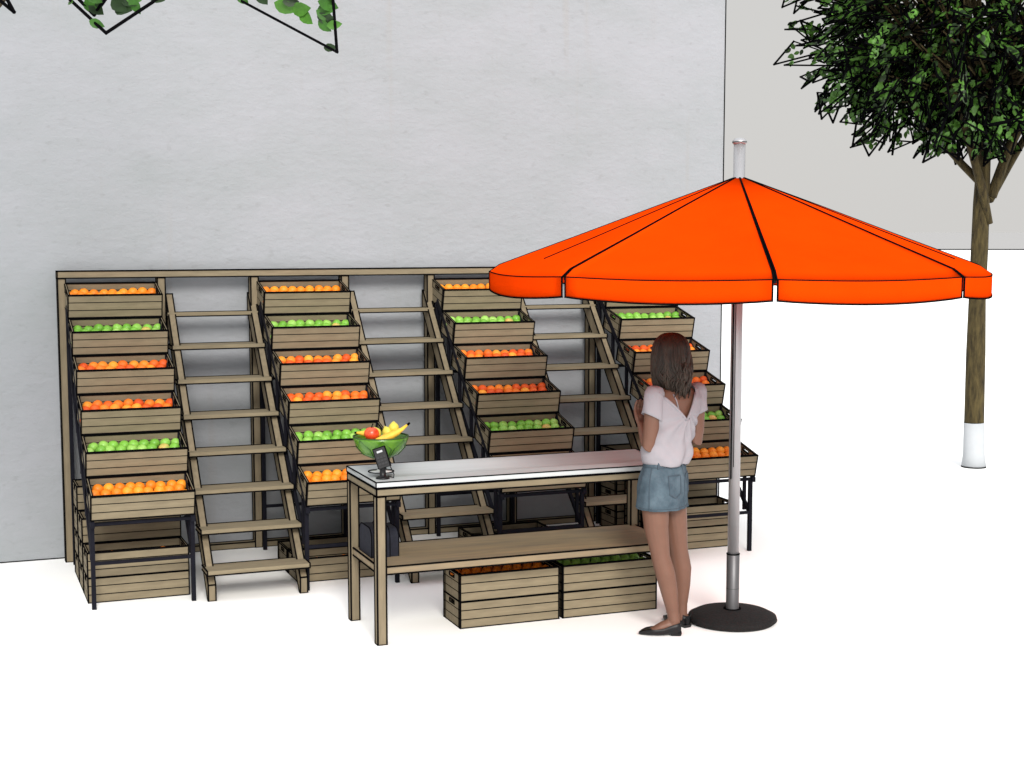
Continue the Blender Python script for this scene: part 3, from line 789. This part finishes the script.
# head
HC = Wp(-.018, .085, 1.555); HT = 56; hl = V((*Ld(HT), 0)); hf = Fd(HT); up = V((0, 0, 1))
HM = Matrix((hl, hf, up)).transposed()
def H(x, y, z): return HC + hl * x + hf * y + up * z
b.ball(H(0, -.008, .022), (.073, .092, .085), n=20, M=HM)
b.loft([(H(0, .045, -.105), .022, .020, hl[:2]), (H(0, .040, -.085), .042, .040, hl[:2]), (H(0, .03, -.05), .058, .055, hl[:2]), (H(0, .02, 0), .066, .069, hl[:2]), (H(0, .012, .04), .06, .07, hl[:2])], n=20)
b.tube([H(0, .084, .012), H(0, .100, -.018), H(0, .088, -.03)], [.008, .012, .008], n=10)                 # nose
b.tube([H(-.022, .083, -.055), H(0, .092, -.056), H(.022, .083, -.055)], [.004, .007, .004], n=8)            # lips
for s_ in (-1, 1):
    b.ball(H(.074 * s_, -.005, -.015), (.009, .017, .028), n=10, M=HM)                                         # ears
    b.tube([H(.012 * s_, .086, .028), H(.03 * s_, .084, .034), H(.05 * s_, .070, .028)], [.006, .008, .006], n=8)  # brow ridge
# arms
def arm(sh, el, wr, rs=(.048, .047, .042, .040, .040, .034, .026)):
    P = [sh, sh.lerp(el, .35), sh.lerp(el, .8), el, el.lerp(wr, .25), el.lerp(wr, .65), wr]
    b.tube(P, rs, n=14)
Ls, Le, Lw = Wp(-.083, -.03, 1.335), Wp(-.108, -.035, 1.058), Wp(-.152, .085, 1.165)
Rs, Re, Rw = Wp(.150, .185, 1.335), Wp(.150, .150, 1.075), Wp(.02, .30, 1.14)
b.ball(Ls, .05, n=14); b.ball(Rs, .05, n=14)
arm(Ls, Le, Lw); arm(Rs, Re, Rw)
def hand(wr, d, palmn, side, curl=.55):
    d = d.normalized(); sdv = d.cross(palmn).normalized() * side; pn = sdv.cross(d).normalized() * side
    kn = wr + d * .082
    b.loft_pts = None
    # palm: flattened fan
    for q in range(4):
        o_ = (q - 1.5) * .0185
        b.tube([wr + sdv * o_ * .55, wr + d * .04 + sdv * o_ * .85, kn + sdv * o_], [.013, .0135, .0105], n=8)
    b.ball(wr + d * .045, .020, n=10)
    for q, ln in enumerate((.066, .074, .070, .056)):
        o_ = (q - 1.5) * .0195; p = kn + sdv * o_; ch = [p - d * .012]; a = .15
        dd = d.copy()
        for s3, fr_ in enumerate((.42, .32, .26)):
            ch.append(p.copy()); a_ = curl * (1 + .15 * s3)
            dd = (dd * math.cos(a_) + pn * math.sin(a_)).normalized(); pn2 = pn
            p = p + dd * ln * fr_
        ch.append(p); b.tube(ch, [.0092, .0088, .008, .0075, .0062], n=8)
    t0 = wr + d * .022 + sdv * .026; td = (d * .65 + sdv * .7 + pn * .35).normalized()
    b.tube([wr + d * .012 + sdv * .012, t0, t0 + td * .034, t0 + td * .034 + (d * .8 + pn * .5 + sdv * .1).normalized() * .030], [.013, .0125, .0098, .0075], n=8)
hand(Lw, Wp(-.012, .035, .06), Fd(30) * -1 + V((0, 0, .3)), 1)
hand(Rw, Wp(-.07, .05, .015), V((0, 0, -1)), 1)
# legs
LG = [([(-.062, .02, .84), (-.072, .008, .72), (-.066, .006, .60), (-.047, .004, .49), (-.040, .002, .44), (-.012, .008, .34), (.010, .010, .24), (.030, .008, .13), (.037, .006, .085), (.040, .006, .045)], 0),
      ([(-.0, .135, .84), (.022, .145, .72), (.038, .15, .60), (.053, .158, .49), (.060, .162, .44), (.078, .172, .34), (.080, .178, .24), (.078, .182, .13), (.078, .185, .085), (.082, .188, .045)], 1)]
LR = [.088, .078, .068, .056, .053, .055, .047, .034, .034, .032]
for P, k in LG: b.tube([Wp(*p) for p in P], LR, n=18)
# feet
def foot(an, heel, toe):
    d = (toe - heel); d.z = 0; ln = d.length; d.normalize(); lat = V((-d.y, d.x, 0))
    sec = [(0.02, .036, .026, .030), (.14, .050, .032, .034), (.32, .056, .034, .034), (.5, .045, .036, .028), (.68, .028, .034, .018), (.85, .020, .024, .010), (.93, .014, .014, .006)]
    b.loft_ = 0; rings = []
    for u_, zc, w_, h_ in sec:
        c = heel + d * ln * u_ + V((0, 0, zc)); rings.append([b.av(c + lat * w_ * math.cos(2 * math.pi * k / 12) + V((0, 0, h_ * math.sin(2 * math.pi * k / 12)))) for k in range(12)])
    for i in range(len(rings) - 1):
        for k in range(12): b.af([rings[i][k], rings[i][(k + 1) % 12], rings[i + 1][(k + 1) % 12], rings[i + 1][k]])
    b.af(rings[0][::-1]); b.af(rings[-1])
LH, LT = Wp(.070, .006, 0), Wp(-.148, -.006, 0)
RH, RT = Wp(.112, .17, 0), Wp(-.015, .335, 0)
foot(None, LH, LT); foot(None, RH, RT)
body = link('body', remesh(b, 'body', .0048, 3, [SKIN]), pw)
# shoes: low black flats with a small heel
def shoe(heel, toe):
    d = (toe - heel); d.z = 0; ln = d.length; d.normalize(); lat = V((-d.y, d.x, 0)); m = MB()
    sec = [(-.03, .012, .058), (.0, .030, .066), (.10, .036, .060), (.25, .038, .050), (.42, .040, .040), (.58, .044, .036), (.72, .042, .034), (.86, .033, .029), (.97, .018, .020), (1.04, .006, .010)]
    rows = []
    for u_, w_, h_ in sec:
        c = heel + d * ln * u_; z0 = .010 if u_ < .3 else .004
        row = []
        for k in range(13):     # from one top edge, round the sole, to the other
            a = math.pi * k / 12
            x = w_ * math.copysign(abs(math.cos(a)) ** .5, math.cos(a)); z = z0 + h_ * (1 - math.sin(a) ** .7)
            row.append(m.av(c + lat * x + V((0, 0, z))))
        rows.append(row)
    for i in range(len(rows) - 1):
        for k in range(12): m.af([rows[i][k], rows[i][k + 1], rows[i + 1][k + 1], rows[i + 1][k]], 0, True)
        if sec[i][0] > .68: m.af([rows[i][0], rows[i][12], rows[i + 1][12], rows[i + 1][0]], 0, True)
    m.af(rows[0])
    # toe box
    for u_, w_ in ((.74, .042), ):
        m.ball(heel + d * ln * .86 + V((0, 0, .022)), (.0, .0, .0), n=6)
    c = heel + d * ln * .10
    m.hexa([c + d * x + lat * y + V((0, 0, z)) for z, s2 in ((0, .8), (.016, 1)) for x, y in ((-.03 * s2, -.024 * s2), (.03 * s2, -.024 * s2), (.03 * s2, .024 * s2), (-.03 * s2, .024 * s2))])
    o = obj('shoe', m, [SHOE], pw); md = o.modifiers.new('th', 'SOLIDIFY'); md.thickness = .003; md.offset = 1
shoe(LH, LT); shoe(RH, RT)
# skirt
m = MB(); n = 64; rows = []
SK = [(-.036, .08, .708, .176, .135, 68), (-.038, .08, .72, .177, .134, 68), (-.036, .08, .76, .176, .132, 67), (-.032, .08, .82, .176, .130, 66), (-.030, .08, .88, .170, .124, 65), (-.026, .08, .93, .150, .112, 63), (-.024, .08, .968, .138, .104, 62)]
for s3, (r, f, z, a, d_, t_) in enumerate(SK):
    ld_ = V((*Ld(t_), 0)); fd_ = Fd(t_); row = []
    for k in range(n):
        t = 2 * math.pi * k / n
        fold = .0035 * math.sin(7 * t + z * 22) + .003 * math.sin(13 * t - z * 31) if s3 < 5 else 0
        row.append(m.av(Wp(r, f, z) + ld_ * (a + fold) * math.cos(t) + fd_ * (d_ + fold) * math.sin(t)))
    rows.append(row)
for i in range(len(rows) - 1):
    for k in range(n): m.af([rows[i][k], rows[i][(k + 1) % n], rows[i + 1][(k + 1) % n], rows[i + 1][k]], 0, True)
sk = obj('skirt', m, [DENIM], pw); md = sk.modifiers.new('t', 'SOLIDIFY'); md.thickness = .004; md.offset = -1
def skp(t, z, off=.0015):
    for i in range(len(SK) - 1):
        if SK[i][2] <= z <= SK[i + 1][2]:
            u_ = (z - SK[i][2]) / (SK[i + 1][2] - SK[i][2]); q = [SK[i][k] + (SK[i + 1][k] - SK[i][k]) * u_ for k in range(6)]; break
    fold = .0035 * math.sin(7 * t + z * 22) + .003 * math.sin(13 * t - z * 31) if z < .9 else 0
    ld_ = V((*Ld(q[5]), 0)); fd_ = Fd(q[5])
    return Wp(q[0], q[1], z) + ld_ * (q[3] + fold + off) * math.cos(t) + fd_ * (q[4] + fold + off) * math.sin(t)
m = MB()
def line(pts, r=.0016):
    for a, c in zip(pts[:-1], pts[1:]): m.seg(a, c, r, 0)
BK = 1.5 * math.pi
line([skp(2 * math.pi * k / n, .945) for k in range(n + 1)], .0018)
line([skp(2 * math.pi * k / n, .720) for k in range(n + 1)], .0014)
for side in (-1, 1):     # back pockets and side seams
    c = BK + side * .50
    P = [(c - .28, .90), (c + .28, .90), (c + .26, .80), (c, .775), (c - .26, .80), (c - .28, .90)]
    Q = []
    for (ta, za), (tb, zb) in zip(P[:-1], P[1:]): Q += [skp(ta + (tb - ta) * u_ / 5, za + (zb - za) * u_ / 5) for u_ in range(6)]
    line(Q, .0018)
    line([skp(BK + side * math.pi / 2, .71 + .23 * u_ / 12) for u_ in range(13)], .0018)
line([skp(BK, .71 + .22 * u_ / 12) for u_ in range(13)], .0016)
for k in range(5): line([skp(BK + (k - 2) * .62, .942), skp(BK + (k - 2) * .62, .967)], .005)
obj('seams', m, [SEAM], sk)
# shirt
m = MB()
SH = [(-.024, .08, .935, .130, .112, 62), (-.024, .08, .965, .150, .128, 62), (-.018, .08, 1.0, .155, .132, 60), (-.006, .08, 1.07, .146, .122, 56), (.010, .08, 1.15, .148, .118, 51), (.024, .08, 1.24, .158, .114, 42), (.032, .08, 1.31, .168, .098, 39), (.034, .08, 1.36, .142, .076, 39), (.034, .08, 1.39, .085, .060, 39)]
m.loft([(Wp(r, f, z), a, d, Ld(t)) for r, f, z, a, d, t in SH], n=32)
m.ball(Ls + V((0, 0, .004)), .054, n=14); m.ball(Rs + V((0, 0, .004)), .054, n=14)
l45 = V((*Ld(39), 0)); f45 = Fd(39); SC = Wp(.033, .08, 0)
def vl(z): return (z - 1.205) * 1.0 + .002
def vr_(z): return (z - 1.205) * .52 + .002
def cut(v, nn):
    q = v - SC; la = q.dot(l45); fo = q.dot(f45)
    if v.z < .95: return True
    if fo < 0 and v.z > 1.205 and -vl(v.z) < la < vr_(v.z): return True
    if v.z > 1.325 and fo >= 0 and abs(la) < .085: return True
    if v.z > 1.345 and -.135 < la < .078: return True
    return False
def folds(v, nn):
    q = v - SC; la = q.dot(l45)
    k = max(0, min(1, (1.25 - v.z) / .1))
    if v.z < .95: return 0
    rad_ = math.atan2(la - .01, 1.24 - v.z)
    return k * (.0075 * math.sin(rad_ * 13 + 1.3 * math.sin(v.z * 17)) + .0022 * math.sin(v.z * 55 + la * 62 + 1.6 * math.sin(la * 21 + v.z * 9)) + .0025 * math.sin(la * 75 - v.z * 40))
shm = remesh(m, 'shirt', .0055, 3, [SHIRT], cut=cut, disp=folds)
sh = link('shirt', shm, pw); md = sh.modifiers.new('t', 'SOLIDIFY'); md.thickness = .003; md.offset = 1
for s3, e3, la_, ext in ((Ls, Le, .43, -.035), (Rs, Re, .42, .03)):
    ax = (e3 - s3); m = MB(); rows = []; axn = ax.normalized()
    u0 = axn.cross(V((0, 0, 1))); u0 = l45 - axn * l45.dot(axn); u0.normalize(); w0 = axn.cross(u0); n3 = 22
    for t_, r_ in ((-.20, .022), (-.17, .040), (-.08, .052), (.05, .056), (.2, .057), (.35, .058), (la_, .060)):
        row = []
        for k in range(n3):
            a_ = 2 * math.pi * k / n3; fd_ = 1 + .05 * math.sin(4 * a_ + t_ * 9)
            # the hem slants: longer on the side away from the body
            sl = (.03 * math.cos(a_) * (1 if ext > 0 else -1)) * max(0, t_) * -2
            row.append(m.av(s3 + ax * t_ + axn * sl + (u0 * math.cos(a_) + w0 * math.sin(a_)) * r_ * fd_))
        rows.append(row)
    for i in range(len(rows) - 1):
        for k in range(n3): m.af([rows[i][k], rows[i][(k + 1) % n3], rows[i + 1][(k + 1) % n3], rows[i + 1][k]], 0, True)
    m.af(rows[0][::-1], 0, True)
    sl_ = obj('sleeve', m, [SHIRT], sh); md = sl_.modifiers.new('t', 'SOLIDIFY'); md.thickness = .003; md.offset = -1
# rolled hem of the V back
m = MB()
def backpt(la, z, off=.010):
    for i in range(len(SH) - 1):
        if SH[i][2] <= z <= SH[i + 1][2]:
            u_ = (z - SH[i][2]) / (SH[i + 1][2] - SH[i][2]); q = [SH[i][k] + (SH[i + 1][k] - SH[i][k]) * u_ for k in range(6)]; break
    dd = q[4] * math.sqrt(max(0, 1 - (la / q[3]) ** 2)) + off
    return Wp(q[0], q[1], z) + l45 * la - f45 * dd
for s_ in (-1, 1):
    m.tube([backpt((-vl(z) if s_ < 0 else vr_(z)), z, .003) for z in (1.203, 1.23, 1.26, 1.29, 1.32, 1.345)], [.007, .007, .0075, .0075, .0075, .006], n=8)
obj('neck_trim', m, [SHIRT], sh)
m = MB()
def skinback(la, z):
    for i in range(len(TR) - 1):
        if TR[i][2] <= z <= TR[i + 1][2]:
            u_ = (z - TR[i][2]) / (TR[i + 1][2] - TR[i][2]); q = [TR[i][k] + (TR[i + 1][k] - TR[i][k]) * u_ for k in range(6)]; break
    dd = q[4] * math.sqrt(max(0, 1 - (la / q[3]) ** 2)) + .001
    return Wp(q[0], q[1], z) + l45 * la - f45 * dd
m.tube([skinback(-.068, 1.345), skinback(-.058, 1.31), skinback(-.045, 1.27), skinback(-.03, 1.23), skinback(-.02, 1.20)], .004, n=6)
obj('strap', m, [SHIRT], pw)
# hair: a core mass plus many wavy locks
m = MB()
m.ball(H(-.002, -.024, .022), (.094, .096, .094), n=20, M=HM)
m.loft([(H(.01, -.062, -.20), .02, .014, hl[:2]), (H(.01, -.06, -.17), .042, .028, hl[:2]), (H(.005, -.052, -.12), .068, .044, hl[:2]), (H(0, -.042, -.06), .085, .062, hl[:2]), (H(0, -.03, .02), .092, .085, hl[:2])], n=22)
hr_me = remesh(m, 'hair_core', .006, 3, [])
m = MB(); 
me0 = hr_me; off = len(m.v)
for v in me0.vertices: m.v.append(v.co[:])
for p in me0.polygons: m.af(list(p.vertices), 0, True)
def tt0_(p): return .5 + .5 * math.sin(p * 7.1)
for k in range(560):
    phi = random.uniform(-2.35, 2.35)             # 0 = back of the head
    zend = random.uniform(-.275, -.15) if -.6 < phi < 1.3 else random.uniform(-.22, -.10)
    pts = []; ph = 2.5 * math.sin(phi * 3.3) + 5 * tt0_(phi) + random.uniform(-.5, .5); am = random.uniform(.016, .034); n_ = 18; jr = random.uniform(-.003, .007); fr0 = random.uniform(8, 11)
    tt0 = random.uniform(.05, .7); lo = random.uniform(.0, .03); drift = random.uniform(-.25, .25)
    for q in range(n_):
        u_ = q / (n_ - 1)
        if u_ < .36:
            th = tt0 + (1.62 - tt0) * u_ / .36
            rr = math.sin(th); p_ = phi; ra, rb = .096 * rr, .098 * rr; z = .022 + .097 * math.cos(th); zz0 = z; wv = math.sin(th * 5 + ph) * .002; ex = 0
        else:
            s3 = (u_ - .36) / .64; z = zz0 + (zend - zz0) * s3; p_ = phi + drift * s3
            wv = math.sin(s3 * fr0 + ph) * am * min(1, s3 * 1.8 + .05); fall = 1 + .08 * math.sin(s3 * 3.0) - .40 * s3 ** 2.2
            ra, rb = .097 * fall, .100 * fall; ex = lo * s3
        x = math.sin(p_) * (ra + jr) + wv * math.cos(p_); y = -.024 - math.cos(p_) * (rb + jr + ex) + wv * math.sin(p_) + wv * .4
        pts.append(H(x + .012 * max(0, u_ - .5), y, z))
    m.tube(pts, [.0028] + [.0052] * (n_ - 6) + [.0055, .0048, .004, .0025, .001], n=5)
obj('hair', m, [HAIR], pw)
# eyes, hidden from here but part of the face
EYE = mat('eye_white', (.8, .79, .77), .2, spec=.5); IRIS = mat('iris_brown', (.05, .025, .012), .2)
for s_ in (-1, 1):
    m = MB(); m.ball(H(.030 * s_, .066, .010), .0115, n=12); m.ball(H(.030 * s_, .0725, .010), (.0062, .0062, .0062), n=10, mi=1); obj('eye', m, [EYE, IRIS], pw)
LIP = mat('lip', (.42, .13, .11), .4)
m = MB(); m.tube([H(-.021, .0865, -.0555), H(0, .0968, -.0560), H(.021, .0865, -.0555)], [.002, .0045, .002], n=8); obj('lips', m, [LIP], pw)
